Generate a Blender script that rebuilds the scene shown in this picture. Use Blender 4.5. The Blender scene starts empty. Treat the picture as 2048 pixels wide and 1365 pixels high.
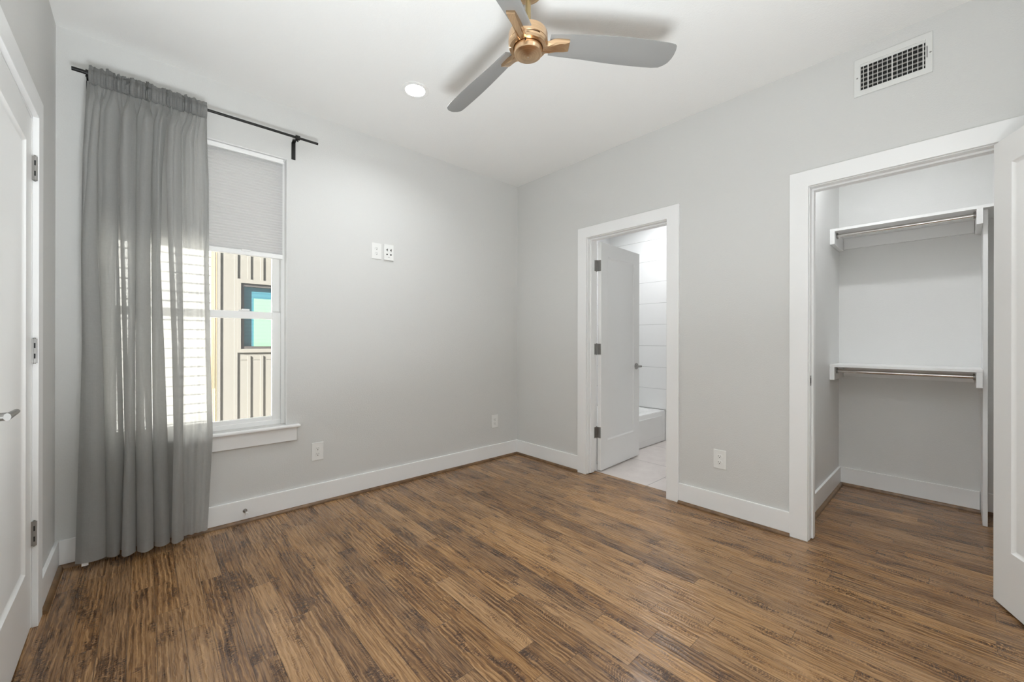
import bpy, bmesh, math, random
from mathutils import Vector, Matrix
random.seed(7)
C = bpy.context.scene.collection
S = bpy.context.scene
PI = math.pi

# ------------------------------------------------------------------ camera, sky, sun, exposure
F_PX, YAW, PITCH, ROLL = 809.64, 0.73716, 0.000257, 0.00189
cam_d = bpy.data.cameras.new('camera'); cam = bpy.data.objects.new('camera', cam_d); C.objects.link(cam)
cam_d.sensor_width = 36.0; cam_d.lens = F_PX * 36.0 / 2048.0; cam_d.clip_start = 0.02; cam_d.clip_end = 200
_d = Vector((math.sin(YAW)*math.cos(PITCH), math.cos(YAW)*math.cos(PITCH), math.sin(PITCH)))
_r = Vector((math.cos(YAW), -math.sin(YAW), 0)); _u = _r.cross(_d)
_r2 = _r*math.cos(ROLL) + _u*math.sin(ROLL); _u2 = -_r*math.sin(ROLL) + _u*math.cos(ROLL)
M = Matrix.Identity(4)
for i in range(3):
    M[i][0] = _r2[i]; M[i][1] = _u2[i]; M[i][2] = -_d[i]
M[0][3], M[1][3], M[2][3] = -2.8412, -3.0531, 1.1522
cam.matrix_world = M
S.camera = cam

W = bpy.data.worlds.new('sky'); S.world = W; W.use_nodes = True
wn = W.node_tree; bg = wn.nodes['Background']
sky = wn.nodes.new('ShaderNodeTexSky'); sky.sky_type = 'NISHITA'; sky.sun_disc = False
sky.sun_elevation = math.radians(38); sky.sun_rotation = math.radians(250); sky.air_density = 1.0
hs = wn.nodes.new('ShaderNodeHueSaturation'); hs.inputs['Saturation'].default_value = .35
wn.links.new(sky.outputs[0], hs.inputs['Color']); wn.links.new(hs.outputs[0], bg.inputs[0]); bg.inputs[1].default_value = 0.3

sun_d = bpy.data.lights.new('sun', 'SUN'); sun_d.energy = 60.0; sun_d.angle = math.radians(0.6); sun_d.color = (1, 0.95, 0.88)
sun = bpy.data.objects.new('sun', sun_d); C.objects.link(sun)
sun.rotation_euler = Vector((-0.80, -0.36, 0.50)).to_track_quat('Z', 'Y').to_euler()

# unseen area light aimed upward, added to brighten the ceiling and walls
fl_d = bpy.data.lights.new('bounce_flash', 'AREA'); fl_d.shape = 'DISK'; fl_d.size = .8; fl_d.spread = math.radians(140); fl_d.energy = 40.0; fl_d.color = (.90, .96, 1.0)
fill = bpy.data.objects.new('bounce_flash', fl_d); C.objects.link(fill); fill.location = (-2.64, -3.05, 0.35)
fill.rotation_euler = (Vector((-2.64, -3.05, 0.35)) - Vector((-2.70, -2.35, 2.74))).to_track_quat('Z', 'Y').to_euler()

S.view_settings.view_transform = 'Standard'; S.view_settings.look = 'None'
S.view_settings.exposure = 0.45; S.view_settings.gamma = 1.0; S.view_settings.use_curve_mapping = False
S.cycles.diffuse_bounces = 8; S.cycles.max_bounces = 14; S.cycles.transparent_max_bounces = 24

DOWNLIGHT_E, ADDED_LIGHT_E = 235.0, 265.0      # strength of the downlight lens and of the added unseen one
BATH_E = 290.0
CLOSET_E = 125.0

# ------------------------------------------------------------------ node helpers / materials
class NT:
    def __init__(s, name):
        s.m = bpy.data.materials.new(name); s.m.use_nodes = True; s.t = s.m.node_tree
        s.b = s.t.nodes['Principled BSDF']; s.out = s.t.nodes['Material Output']
    def n(s, typ, **kw):
        x = s.t.nodes.new(typ)
        for k, v in kw.items():
            if k.startswith('i_'):
                key = k[2:]; key = int(key) if key.isdigit() else key.replace('_', ' ')
                x.inputs[key].default_value = v
            else: setattr(x, k, v)
        return x
    def l(s, a, b): s.t.links.new(a, b)
    def math(s, op, a, b=None, c=None):
        x = s.t.nodes.new('ShaderNodeMath'); x.operation = op
        for i, v in enumerate((a, b, c)):
            if v is None: continue
            if hasattr(v, 'is_output'): s.l(v, x.inputs[i])
            else: x.inputs[i].default_value = v
        return x.outputs[0]
    def mix(s, fac, a, b, blend='MIX'):
        x = s.t.nodes.new('ShaderNodeMix'); x.data_type = 'RGBA'; x.blend_type = blend
        for i, v in ((0, fac), (6, a), (7, b)):
            if hasattr(v, 'is_output'): s.l(v, x.inputs[i])
            elif i == 0: x.inputs[i].default_value = v
            else: x.inputs[i].default_value = (*v, 1)
        return x.outputs[2]
    def ramp(s, fac, stops):
        x = s.t.nodes.new('ShaderNodeValToRGB'); e = x.color_ramp.elements
        while len(e) < len(stops): e.new(0.5)
        for k, (p, c) in enumerate(stops): e[k].position = p; e[k].color = (*c, 1)
        s.l(fac, x.inputs[0]); return x.outputs[0]
    def comb(s, x, y, z=0.0):
        q = s.t.nodes.new('ShaderNodeCombineXYZ')
        for i, v in enumerate((x, y, z)):
            if hasattr(v, 'is_output'): s.l(v, q.inputs[i])
            else: q.inputs[i].default_value = v
        return q.outputs[0]
    def noise(s, vec, scale, detail=3, rough=.5, dist=0.0):
        x = s.n('ShaderNodeTexNoise'); x.inputs['Scale'].default_value = scale; x.inputs['Detail'].default_value = detail
        x.inputs['Roughness'].default_value = rough; x.inputs['Distortion'].default_value = dist
        if vec is not None: s.l(vec, x.inputs['Vector'])
        return x.outputs[0]
    def bump(s, h, strength, dist):
        x = s.n('ShaderNodeBump'); x.inputs['Strength'].default_value = strength; x.inputs['Distance'].default_value = dist
        s.l(h, x.inputs['Height']); s.l(x.outputs[0], s.b.inputs['Normal']); return x.outputs[0]

def plain(name, col, rough=.5, metal=0.0, spec=None, bump=None):
    t = NT(name); t.b.inputs['Base Color'].default_value = (*col, 1)
    t.b.inputs['Roughness'].default_value = rough; t.b.inputs['Metallic'].default_value = metal
    if spec is not None: t.b.inputs['Specular IOR Level'].default_value = spec
    if bump:
        g = t.n('ShaderNodeTexCoord'); t.bump(t.noise(g.outputs['Object'], bump[0], 4, .6), bump[1], bump[2])
    return t.m

MAT = {}
MAT['wall'] = plain('wall_paint', (.66, .658, .642), .62, bump=(130, .32, .004))
MAT['ceiling'] = plain('ceiling_paint', (.84, .84, .825), .8, bump=(110, .3, .004))
MAT['closetwall'] = plain('closet_paint', (.78, .78, .77), .62, bump=(130, .25, .004))
MAT['trim'] = plain('white_trim_paint', (.86, .86, .855), .34)
MAT['door'] = plain('white_door_paint', (.84, .84, .83), .36, bump=(60, .05, .002))
MAT['vinyl'] = plain('white_vinyl', (.86, .86, .85), .35)
MAT['plastic'] = plain('white_plastic', (.82, .82, .80), .3)
MAT['black'] = plain('black_metal', (.012, .012, .011), .42, .3)
MAT['slot'] = plain('dark_slot', (.012, .012, .012), .6)
MAT['nickel'] = plain('satin_nickel', (.36, .35, .335), .34, 1.0)
MAT['chrome'] = plain('chrome_rod', (.72, .70, .67), .2, 1.0)
MAT['porcelain'] = plain('tub_enamel', (.84, .84, .83), .15)
MAT['vent'] = plain('vent_enamel', (.72, .72, .70), .4)
MAT['ductdark'] = plain('duct_dark', (.012, .012, .011), .8)
MAT['blade'] = plain('fan_blade_silver', (.30, .30, .292), .45, .15)
MAT['rubber'] = plain('white_rubber', (.75, .74, .72), .6)
MAT['tag'] = plain('white_tag', (.85, .85, .84), .7)

def brass():
    t = NT('brushed_brass'); g = t.n('ShaderNodeTexCoord')
    mp = t.n('ShaderNodeMapping'); mp.inputs['Scale'].default_value = (6, 6, 700); t.l(g.outputs['Object'], mp.inputs['Vector'])
    nz = t.noise(mp.outputs[0], 1.0, 3)
    t.l(t.ramp(nz, [(.3, (.60, .40, .24)), (.7, (.78, .55, .345))]), t.b.inputs['Base Color'])
    t.b.inputs['Metallic'].default_value = 1; t.b.inputs['Roughness'].default_value = .27
    t.bump(nz, .06, .001); return t.m
MAT['brass'] = brass()
MAT['rodbrass'] = plain('antique_brass', (.42, .33, .18), .35, 1.0)

def emit(name, e, col=(.94, .975, 1)):
    t = NT(name); t.b.inputs['Base Color'].default_value = (.9, .9, .9, 1)
    t.b.inputs['Emission Color'].default_value = (*col, 1); t.b.inputs['Emission Strength'].default_value = e
    return t.m
MAT['lens'] = emit('lamp_lens', DOWNLIGHT_E); MAT['lens2'] = emit('rear_lamp_lens', ADDED_LIGHT_E)
MAT['bathlens'] = emit('bath_lamp_lens', BATH_E, (.95, .975, 1))
MAT['closetlens'] = emit('closet_lamp_lens', CLOSET_E, (.95, .975, 1))

def wood_floor():
    t = NT('oak_plank_floor'); g = t.n('ShaderNodeTexCoord'); sx = t.n('ShaderNodeSeparateXYZ'); t.l(g.outputs['Object'], sx.inputs[0])
    X, Y = sx.outputs[0], sx.outputs[1]
    PW = .0825
    xr = t.math('DIVIDE', X, PW); row = t.math('FLOOR', xr); fx = t.math('FRACT', xr)
    w1 = t.n('ShaderNodeTexWhiteNoise', noise_dimensions='1D'); t.l(row, w1.inputs['W'])
    ln = t.math('MULTIPLY_ADD', w1.outputs[0], .9, .55)           # plank length of this row
    off = t.math('MULTIPLY', w1.outputs[0], 13.7)
    yl = t.math('ADD', t.math('DIVIDE', Y, ln), off); col = t.math('FLOOR', yl); fy = t.math('FRACT', yl)
    w2 = t.n('ShaderNodeTexWhiteNoise', noise_dimensions='2D'); t.l(t.comb(row, col), w2.inputs['Vector'])
    rnd = w2.outputs[0]; sc = t.n('ShaderNodeSeparateColor'); t.l(w2.outputs[1], sc.inputs[0])
    r1, r2, r3 = sc.outputs[0], sc.outputs[1], sc.outputs[2]
    # per plank grain space
    px = t.math('ADD', X, t.math('MULTIPLY', r1, 7.0)); py = t.math('ADD', Y, t.math('MULTIPLY', r2, 11.0))
    warpv = t.comb(t.math('MULTIPLY', px, 9.0), t.math('MULTIPLY', py, 2.2), r3)
    warp = t.noise(warpv, 1.0, 3, .55)
    warpS = t.noise(t.comb(t.math('MULTIPLY', px, 30.0), t.math('MULTIPLY', py, 22.0), r3), 1.0, 2, .5)
    # growth rings : bands across x bent by the warp
    ph = t.math('ADD', t.math('MULTIPLY', px, t.math('MULTIPLY_ADD', r2, 190.0, 230.0)), t.math('MULTIPLY', warp, t.math('MULTIPLY_ADD', r3, 30.0, 16.0)))
    ph = t.math('ADD', ph, t.math('MULTIPLY', warpS, 4.0))
    ring = t.math('MULTIPLY_ADD', t.math('SINE', ph), .5, .5)
    fib = t.noise(t.comb(t.math('MULTIPLY', px, 420.0), t.math('MULTIPLY', py, 9.0), r1), 1.0, 3, .6)
    fib2 = t.noise(t.comb(t.math('MULTIPLY', px, 190.0), t.math('MULTIPLY', py, 4.5), r2), 1.0, 4, .6)
    # quarter-sawn tiger fleck, only in patches
    fleck = t.noise(t.comb(t.math('MULTIPLY', px, 70.0), t.math('MULTIPLY', py, 170.0), r3), 1.0, 2, .5, 1.2)
    patch = t.noise(t.comb(t.math('MULTIPLY', px, 14.0), t.math('MULTIPLY', py, 4.0), r1), 1.0, 3, .6)
    pm = t.n('ShaderNodeMapRange'); pm.inputs[1].default_value = .53; pm.inputs[2].default_value = .66; t.l(patch, pm.inputs[0])
    base = t.math('ADD', t.math('MULTIPLY', ring, .10), t.math('MULTIPLY', fib2, .60))
    base = t.math('ADD', base, t.math('MULTIPLY', fib, .42))
    fl = t.math('MULTIPLY', t.math('SUBTRACT', fleck, .55), t.math('MULTIPLY', pm.outputs[0], 1.9))
    sq = t.math('POWER', t.math('MULTIPLY_ADD', t.math('SINE', t.math('ADD', t.math('MULTIPLY', px, 330.0), t.math('ADD', t.math('MULTIPLY', warp, 16.0), t.math('MULTIPLY', warpS, 7.0)))), .5, .5), 5.0)
    base = t.math('ADD', base, t.math('MULTIPLY', sq, .13))
    lad = t.math('ADD', t.math('MULTIPLY', py, 560.0), t.math('ADD', t.math('MULTIPLY', warpS, 26.0), t.math('MULTIPLY', px, t.math('MULTIPLY_ADD', r2, 500.0, -250.0))))
    lad = t.math('POWER', t.math('MULTIPLY_ADD', t.math('SINE', lad), .5, .5), 3.0)
    pat2 = t.noise(t.comb(t.math('MULTIPLY', px, 22.0), t.math('MULTIPLY', py, 5.5), r3), 1.0, 3, .6)
    pm2 = t.n('ShaderNodeMapRange'); pm2.inputs[1].default_value = .54; pm2.inputs[2].default_value = .66; t.l(pat2, pm2.inputs[0])
    base = t.math('ADD', base, t.math('MULTIPLY', pm2.outputs[0], t.math('MULTIPLY_ADD', lad, .26, -.15)))
    base = t.math('ADD', base, fl)
    base = t.math('ADD', base, t.math('MULTIPLY', t.math('SUBTRACT', rnd, .5), .20))
    blot = t.noise(t.comb(t.math('MULTIPLY', px, 16.0), t.math('MULTIPLY', py, 5.0), r2), 1.0, 4, .6)
    base = t.math('ADD', base, t.math('MULTIPLY', t.math('SUBTRACT', blot, .5), .34))
    base = t.math('SUBTRACT', base, t.math('MULTIPLY', pm.outputs[0], .10))
    colr = t.ramp(base, [(.25, (.052, .021, .0075)), (.43, (.150, .070, .025)), (.57, (.290, .150, .056)), (.78, (.50, .295, .135))])
    grey = t.mix(t.math('MULTIPLY', r3, .30), colr, t.ramp(base, [(.25, (.048, .034, .026)), (.80, (.27, .20, .145))]))
    warm = t.mix(t.math('MULTIPLY', r1, .28), grey, t.ramp(base, [(.25, (.065, .030, .012)), (.80, (.42, .22, .085))]))
    # seams
    ex = t.math('MINIMUM', fx, t.math('SUBTRACT', 1.0, fx)); ey = t.math('MULTIPLY', t.math('MINIMUM', fy, t.math('SUBTRACT', 1.0, fy)), t.math('DIVIDE', ln, PW))
    seam = t.n('ShaderNodeMapRange'); seam.inputs[1].default_value = .006; seam.inputs[2].default_value = .022; t.l(t.math('MINIMUM', ex, ey), seam.inputs[0])
    # knots
    vo = t.n('ShaderNodeTexVoronoi'); vo.inputs['Scale'].default_value = 1.0; t.l(t.comb(t.math('MULTIPLY', X, 3.1), t.math('MULTIPLY', Y, 2.3)), vo.inputs['Vector'])
    kn = t.n('ShaderNodeMapRange'); kn.inputs[1].default_value = .012; kn.inputs[2].default_value = .03; t.l(vo.outputs['Distance'], kn.inputs[0])
    c2 = t.mix(t.math('MULTIPLY_ADD', seam.outputs[0], .55, .45), (.03, .017, .010), warm)
    c3 = t.mix(kn.outputs[0], (.012, .008, .006), c2)
    t.l(c3, t.b.inputs['Base Color'])
    rg = t.n('ShaderNodeMapRange'); rg.inputs[3].default_value = .20; rg.inputs[4].default_value = .36; t.l(fib2, rg.inputs[0]); t.l(rg.outputs[0], t.b.inputs['Roughness'])
    scrape = t.noise(t.comb(t.math('MULTIPLY', px, 26.0), t.math('MULTIPLY', py, 5.0), r2), 1.0, 2, .5)
    h = t.math('ADD', t.math('MULTIPLY', scrape, 1.0), t.math('MULTIPLY', ring, .10))
    h = t.math('ADD', h, t.math('MULTIPLY', fib2, .25)); h = t.math('ADD', h, t.math('MULTIPLY', seam.outputs[0], .35))
    h = t.math('ADD', h, t.math('ADD', t.math('MULTIPLY', fl, .6), t.math('MULTIPLY', sq, .30)))
    t.bump(h, .5, .0045)
    t.b.inputs['Coat Weight'].default_value = .28; t.b.inputs['Specular IOR Level'].default_value = .32; t.b.inputs['Coat Roughness'].default_value = .14
    return t.m
MAT['floor'] = wood_floor()

def stained():
    t = NT('stained_shoe_moulding'); g = t.n('ShaderNodeTexCoord')
    nz = t.noise(g.outputs['Object'], 22, 4, .6)
    t.l(t.ramp(nz, [(.3, (.10, .052, .022)), (.7, (.22, .125, .058))]), t.b.inputs['Base Color']); t.b.inputs['Roughness'].default_value = .35
    return t.m
MAT['shoe'] = stained()

def bath_tile_floor():
    t = NT('beige_porcelain_tile'); g = t.n('ShaderNodeTexCoord')
    b = t.n('ShaderNodeTexBrick'); mp = t.n('ShaderNodeMapping'); mp.inputs['Location'].default_value = (.2, 1.385, 0)
    t.l(g.outputs['Object'], mp.inputs['Vector']); t.l(mp.outputs[0], b.inputs['Vector'])
    b.inputs['Scale'].default_value = 1; b.inputs['Brick Width'].default_value = .61; b.inputs['Row Height'].default_value = .61; b.inputs['Mortar Size'].default_value = .0025
    b.inputs['Mortar'].default_value = (.20, .18, .175, 1)
    nz = t.noise(g.outputs['Object'], 9, 4, .6)
    t.l(t.ramp(nz, [(.3, (.60, .545, .52)), (.7, (.68, .63, .60))]), b.inputs['Color1']); t.l(b.inputs['Color1'].links[0].from_socket, b.inputs['Color2'])
    t.l(b.outputs['Color'], t.b.inputs['Base Color']); t.b.inputs['Roughness'].default_value = .4
    return t.m
MAT['bathfloor'] = bath_tile_floor()

def wall_tile():
    t = NT('white_wall_tile'); g = t.n('ShaderNodeTexCoord'); sx = t.n('ShaderNodeSeparateXYZ'); t.l(g.outputs['Object'], sx.inputs[0])
    fz = t.math('FRACT', t.math('DIVIDE', t.math('ADD', sx.outputs[2], -.09), .2525))
    e = t.math('MINIMUM', fz, t.math('SUBTRACT', 1.0, fz))
    mr = t.n('ShaderNodeMapRange'); mr.inputs[1].default_value = .005; mr.inputs[2].default_value = .012; t.l(e, mr.inputs[0])
    t.l(t.mix(mr.outputs[0], (.50, .50, .49), (.80, .80, .795)), t.b.inputs['Base Color']); t.b.inputs['Roughness'].default_value = .22
    t.bump(mr.outputs[0], .4, .002)
    return t.m
MAT['walltile'] = wall_tile()

def curtain_mat(name, col, trans, clear):
    t = NT(name); g = t.n('ShaderNodeTexCoord')
    mp = t.n('ShaderNodeMapping'); mp.inputs['Scale'].default_value = (900, 900, 60); t.l(g.outputs['Object'], mp.inputs['Vector'])
    n1 = t.noise(mp.outputs[0], 1, 2); mp2 = t.n('ShaderNodeMapping'); mp2.inputs['Scale'].default_value = (40, 40, 900); t.l(g.outputs['Object'], mp2.inputs['Vector'])
    n2 = t.noise(mp2.outputs[0], 1, 2); weave = t.math('ADD', n1, n2)
    cr = t.ramp(t.math('MULTIPLY', weave, .5), [(.35, tuple(c*.82 for c in col)), (.65, tuple(c*1.15 for c in col))])
    df = t.n('ShaderNodeBsdfDiffuse'); t.l(cr, df.inputs[0])
    tl = t.n('ShaderNodeBsdfTranslucent'); tl.inputs[0].default_value = (.88, .88, .87, 1)
    tp = t.n('ShaderNodeBsdfTransparent')
    bp = t.n('ShaderNodeBump'); bp.inputs['Strength'].default_value = .25; bp.inputs['Distance'].default_value = .001; t.l(weave, bp.inputs['Height']); t.l(bp.outputs[0], df.inputs['Normal'])
    m1 = t.n('ShaderNodeMixShader'); m1.inputs[0].default_value = trans; t.l(df.outputs[0], m1.inputs[1]); t.l(tl.outputs[0], m1.inputs[2])
    m2 = t.n('ShaderNodeMixShader'); m2.inputs[0].default_value = clear; t.l(m1.outputs[0], m2.inputs[1]); t.l(tp.outputs[0], m2.inputs[2])
    t.l(m2.outputs[0], t.out.inputs['Surface']); return t.m
MAT['curtain'] = curtain_mat('grey_linen_curtain', (.37, .37, .36), .52, .11)
MAT['curtainhead'] = curtain_mat('grey_linen_double', (.24, .24, .232), .14, .0)
MAT['curtainhem'] = curtain_mat('grey_linen_hem', (.37, .37, .36), .40, .04)

def blind_mat():
    t = NT('cellular_shade_fabric'); g = t.n('ShaderNodeTexCoord'); df = t.n('ShaderNodeBsdfDiffuse'); df.inputs[0].default_value = (.68, .68, .675, 1)
    tl = t.n('ShaderNodeBsdfTranslucent'); tl.inputs[0].default_value = (.72, .72, .72, 1)
    m1 = t.n('ShaderNodeMixShader'); m1.inputs[0].default_value = .45; t.l(df.outputs[0], m1.inputs[1]); t.l(tl.outputs[0], m1.inputs[2])
    t.l(m1.outputs[0], t.out.inputs['Surface']); return t.m
MAT['blind'] = blind_mat()

def glass_mat(name, tint=(1, 1, 1), refl=1.0):
    t = NT(name); tp = t.n('ShaderNodeBsdfTransparent'); tp.inputs[0].default_value = (*tint, 1)
    gl = t.n('ShaderNodeBsdfGlossy'); gl.inputs['Roughness'].default_value = .0
    fr = t.n('ShaderNodeFresnel'); fr.inputs[0].default_value = 1.45
    m = t.n('ShaderNodeMixShader'); t.l(fr.outputs[0], m.inputs[0]); t.l(tp.outputs[0], m.inputs[1]); t.l(gl.outputs[0], m.inputs[2])
    t.l(m.outputs[0], t.out.inputs['Surface']); return t.m
MAT['glass'] = glass_mat('window_glass', (.97, .985, .975))

def siding_mat():
    t = NT('painted_panel_siding'); g = t.n('ShaderNodeTexCoord')
    mp = t.n('ShaderNodeMapping'); mp.inputs['Scale'].default_value = (60, 60, 3); t.l(g.outputs['Object'], mp.inputs['Vector'])
    nz = t.noise(mp.outputs[0], 1, 4, .6); big = t.noise(g.outputs['Object'], .8, 2)
    c = t.mix(big, (.063, .0615, .058), (.066, .061, .053)); c = t.mix(t.math('MULTIPLY', nz, .35), c, (.044, .040, .034))
    t.l(c, t.b.inputs['Base Color']); t.b.inputs['Roughness'].default_value = .7; return t.m
MAT['siding'] = siding_mat()
MAT['cornerboard'] = plain('tan_corner_board', (.115, .076, .045), .6)
MAT['whitesiding'] = plain('white_lap_siding', (.40, .40, .395), .6)
MAT['darkframe'] = plain('dark_window_frame', (.022, .020, .020), .45)
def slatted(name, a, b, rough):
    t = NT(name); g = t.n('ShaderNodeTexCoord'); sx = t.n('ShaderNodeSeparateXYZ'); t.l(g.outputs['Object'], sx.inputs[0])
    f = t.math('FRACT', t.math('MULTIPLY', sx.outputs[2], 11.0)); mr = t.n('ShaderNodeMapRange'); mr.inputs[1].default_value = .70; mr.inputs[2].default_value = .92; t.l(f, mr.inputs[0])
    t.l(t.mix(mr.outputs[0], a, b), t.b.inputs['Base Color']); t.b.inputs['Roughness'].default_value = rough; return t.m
MAT['tealpane'] = slatted('teal_glass', (.017, .055, .070), (.010, .038, .054), .1)
MAT['greenshade'] = slatted('green_shade', (.060, .130, .075), (.052, .118, .066), .5)  # colour of a bright green reflection in the neighbour's pane
MAT['ground'] = plain('concrete_ground', (.42, .41, .39), .8)

# ------------------------------------------------------------------ mesh builder
class MB:
    def __init__(s): s.v = []; s.f = []
    def add(s, vs, fs):
        o = len(s.v); s.v += [tuple(v) for v in vs]; s.f += [tuple(i + o for i in f) for f in fs]; return s
    def box(s, x0, x1, y0, y1, z0, z1):
        x0, x1 = sorted((x0, x1)); y0, y1 = sorted((y0, y1)); z0, z1 = sorted((z0, z1))
        return s.add([(x0,y0,z0),(x1,y0,z0),(x1,y1,z0),(x0,y1,z0),(x0,y0,z1),(x1,y0,z1),(x1,y1,z1),(x0,y1,z1)],
                     [(0,3,2,1),(4,5,6,7),(0,1,5,4),(1,2,6,5),(2,3,7,6),(3,0,4,7)])
    def cyl(s, p0, p1, r, n=24, r1=None):
        p0, p1 = Vector(p0), Vector(p1); r1 = r if r1 is None else r1
        d = (p1 - p0).normalized(); a = d.orthogonal().normalized(); b = d.cross(a)
        vs = []
        for p, rr in ((p0, r), (p1, r1)):
            for k in range(n):
                q = 2*PI*k/n; vs.append(p + (a*math.cos(q) + b*math.sin(q))*rr)
        fs = [(k, (k+1) % n, n + (k+1) % n, n + k) for k in range(n)]
        fs += [tuple(range(n-1, -1, -1)), tuple(range(n, 2*n))]
        return s.add(vs, fs)
    def lathe(s, prof, c=(0,0,0), n=48, axis='z', cap=True):
        vs = []
        for r, h in prof:
            for k in range(n):
                q = 2*PI*k/n; x, y = r*math.cos(q), r*math.sin(q)
                p = (x, y, h) if axis == 'z' else ((x, h, y) if axis == 'y' else (h, x, y))
                vs.append((p[0]+c[0], p[1]+c[1], p[2]+c[2]))
        fs = []
        for i in range(len(prof)-1):
            for k in range(n):
                fs.append((i*n+k, i*n+(k+1) % n, (i+1)*n+(k+1) % n, (i+1)*n+k))
        if cap:
            fs.append(tuple(range(n-1, -1, -1))); m = (len(prof)-1)*n; fs.append(tuple(range(m, m+n)))
        return s.add(vs, fs)
    def prism(s, poly, axis, a, b):
        """poly in the two other axes (cyclic order), swept along axis from a to b"""
        def P(u, v, w):
            return {'x': (w, u, v), 'y': (u, w, v), 'z': (u, v, w)}[axis]
        n = len(poly); vs = [P(u, v, a) for u, v in poly] + [P(u, v, b) for u, v in poly]
        fs = [(k, (k+1) % n, n+(k+1) % n, n+k) for k in range(n)] + [tuple(range(n-1, -1, -1)), tuple(range(n, 2*n))]
        return s.add(vs, fs)
    def build(s, name, mat, parent=None, smooth=False, bevel=0.0, seg=2, origin=None, auto=None):
        me = bpy.data.meshes.new(name); me.from_pydata(s.v, [], s.f)
        bm = bmesh.new(); bm.from_mesh(me); bmesh.ops.recalc_face_normals(bm, faces=bm.faces)
        if origin is not None: bmesh.ops.translate(bm, vec=-Vector(origin), verts=bm.verts)
        bm.to_mesh(me); bm.free()
        o = bpy.data.objects.new(name, me); C.objects.link(o); me.materials.append(MAT[mat])
        if origin is not None and parent is None: o.location = origin
        if parent is not None: o.parent = parent
        if smooth or auto:
            for p in me.polygons: p.use_smooth = True
            if auto: me.set_sharp_from_angle(angle=math.radians(auto))
        if bevel:
            b = o.modifiers.new('bevel', 'BEVEL'); b.width = bevel; b.segments = seg; b.limit_method = 'ANGLE'; b.angle_limit = math.radians(40)
            for p in me.polygons: p.use_smooth = True
            me.set_sharp_from_angle(angle=math.radians(40)); b.harden_normals = True
        return o

def tag(o, label, cat, group=None, kind=None):
    o['label'] = label; o['category'] = cat
    if group: o['group'] = group
    if kind: o['kind'] = kind
    return o
def thing(name, label, cat, loc=(0,0,0), rz=0.0, group=None, kind=None):
    o = bpy.data.objects.new(name, None); C.objects.link(o); o.empty_display_size = .05
    o.location = loc; o.rotation_euler = (0, 0, rz); return tag(o, label, cat, group, kind)
def struct(o, label=None, cat=None):
    o['kind'] = 'structure'
    if label: o['label'] = label; o['category'] = cat
    return o
def copy_tree(o, parent=None):
    c = o.copy(); C.objects.link(c); c.parent = parent
    for ch in list(o.children): copy_tree(ch, c)
    return c

# ------------------------------------------------------------------ room shell
H = 2.74; WX = -3.174; YB = -3.55
WIN = (-3.03, -2.126, .585, 2.384)
BATH = (-1.617, -.897); CLO = (-3.200, -2.478); DH = 2.043; JT = .019; RW = .125
LD = (-1.388, -.569)          # left door opening
fl = MB().box(-3.35, 0, -3.70, .02, -.06, 0).box(0, RW, BATH[0], BATH[1], -.06, 0).box(0, 1.40, -3.70, -2.36, -.06, 0).build('floor', 'floor')
struct(fl, 'brown oak strip plank floor of the bedroom and closet', 'floor')
struct(MB().box(RW, 1.75, -2.38, .02, -.06, -.001).build('floor_bathroom', 'bathfloor'), 'pale beige large tile floor seen through the bathroom doorway', 'floor')
def ceiling():
    lamps = [(-1.576, -.744, .062), (-1.59, -2.80, .062), (1.05, -.85, .080), (.25, -2.74, .086)]
    m = MB(); n = 40
    # one slab strip per lamp with a round hole, plain boxes elsewhere
    cols = [(-1.583, [c for c in lamps if c[0] < -1]), (.25, [c for c in lamps if 0 < c[0] < .6]), (1.05, [c for c in lamps if c[0] > .6])]
    x_prev = -3.40
    for xc_, ls in cols:
        a, b = xc_-.13, xc_+.13
        m.box(x_prev, a, -3.75, .20, H, H+.1); y_prev = -3.75
        for cx, cy, r in sorted(ls, key=lambda c: c[1]):
            m.box(a, b, y_prev, cy-.12, H, H+.1); y_prev = cy+.12
            vs, fs = [], []
            for k in range(n):
                q = 2*PI*(k+.5)/n; c_, s_ = math.cos(q), math.sin(q)
                ex = (b-cx if c_ > 0 else cx-a)/max(1e-6, abs(c_)); e = min(ex, .12/max(1e-6, abs(s_)))
                vs += [(cx+e*c_, cy+e*s_, H), (cx+r*c_, cy+r*s_, H), (cx+r*c_, cy+r*s_, H+.034)]
            o_ = len(vs)
            for k in range(n):
                p, q2 = 3*k, 3*((k+1) % n); fs += [(p, p+1, q2+1, q2), (p+1, p+2, q2+2, q2+1)]
            fs.append(tuple(3*k+2 for k in range(n)))
            # square corners of the pocket tile
            for sx_, sy_ in ((1, 1), (-1, 1), (-1, -1), (1, -1)):
                X_ = b if sx_ > 0 else a; Y_ = cy + sy_*.12
                near = sorted(range(n), key=lambda k: (vs[3*k][0]-X_)**2 + (vs[3*k][1]-Y_)**2)[:2]
                vs.append((X_, Y_, H)); fs.append((3*near[0], 3*near[1], len(vs)-1))
            m.add(vs, fs)
        m.box(a, b, y_prev, .20, H, H+.1); x_prev = b
    m.box(x_prev, 1.90, -3.75, .20, H, H+.1); return m
struct(ceiling().build('ceiling', 'ceiling'), 'plain light grey painted ceiling', 'ceiling')
x0, x1, z0, z1 = WIN
wb = MB().box(-3.40, x0, 0, .16, -.06, H).box(x1, 1.75, 0, .16, -.06, H).box(x0, x1, 0, .16, -.06, z0).box(x0, x1, 0, .16, z1, H)
struct(wb.build('wall_back', 'wall'), 'light grey wall with the window and curtain', 'wall')
wl = MB().box(-3.34, WX, LD[1]+JT, 0, -.06, H).box(-3.34, WX, -3.70, LD[0]-JT, -.06, H).box(-3.34, WX, LD[0]-JT, LD[1]+JT, DH+JT, H).box(-3.34, WX-.09, LD[0]-JT, LD[1]+JT, -.06, DH+JT)
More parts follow.
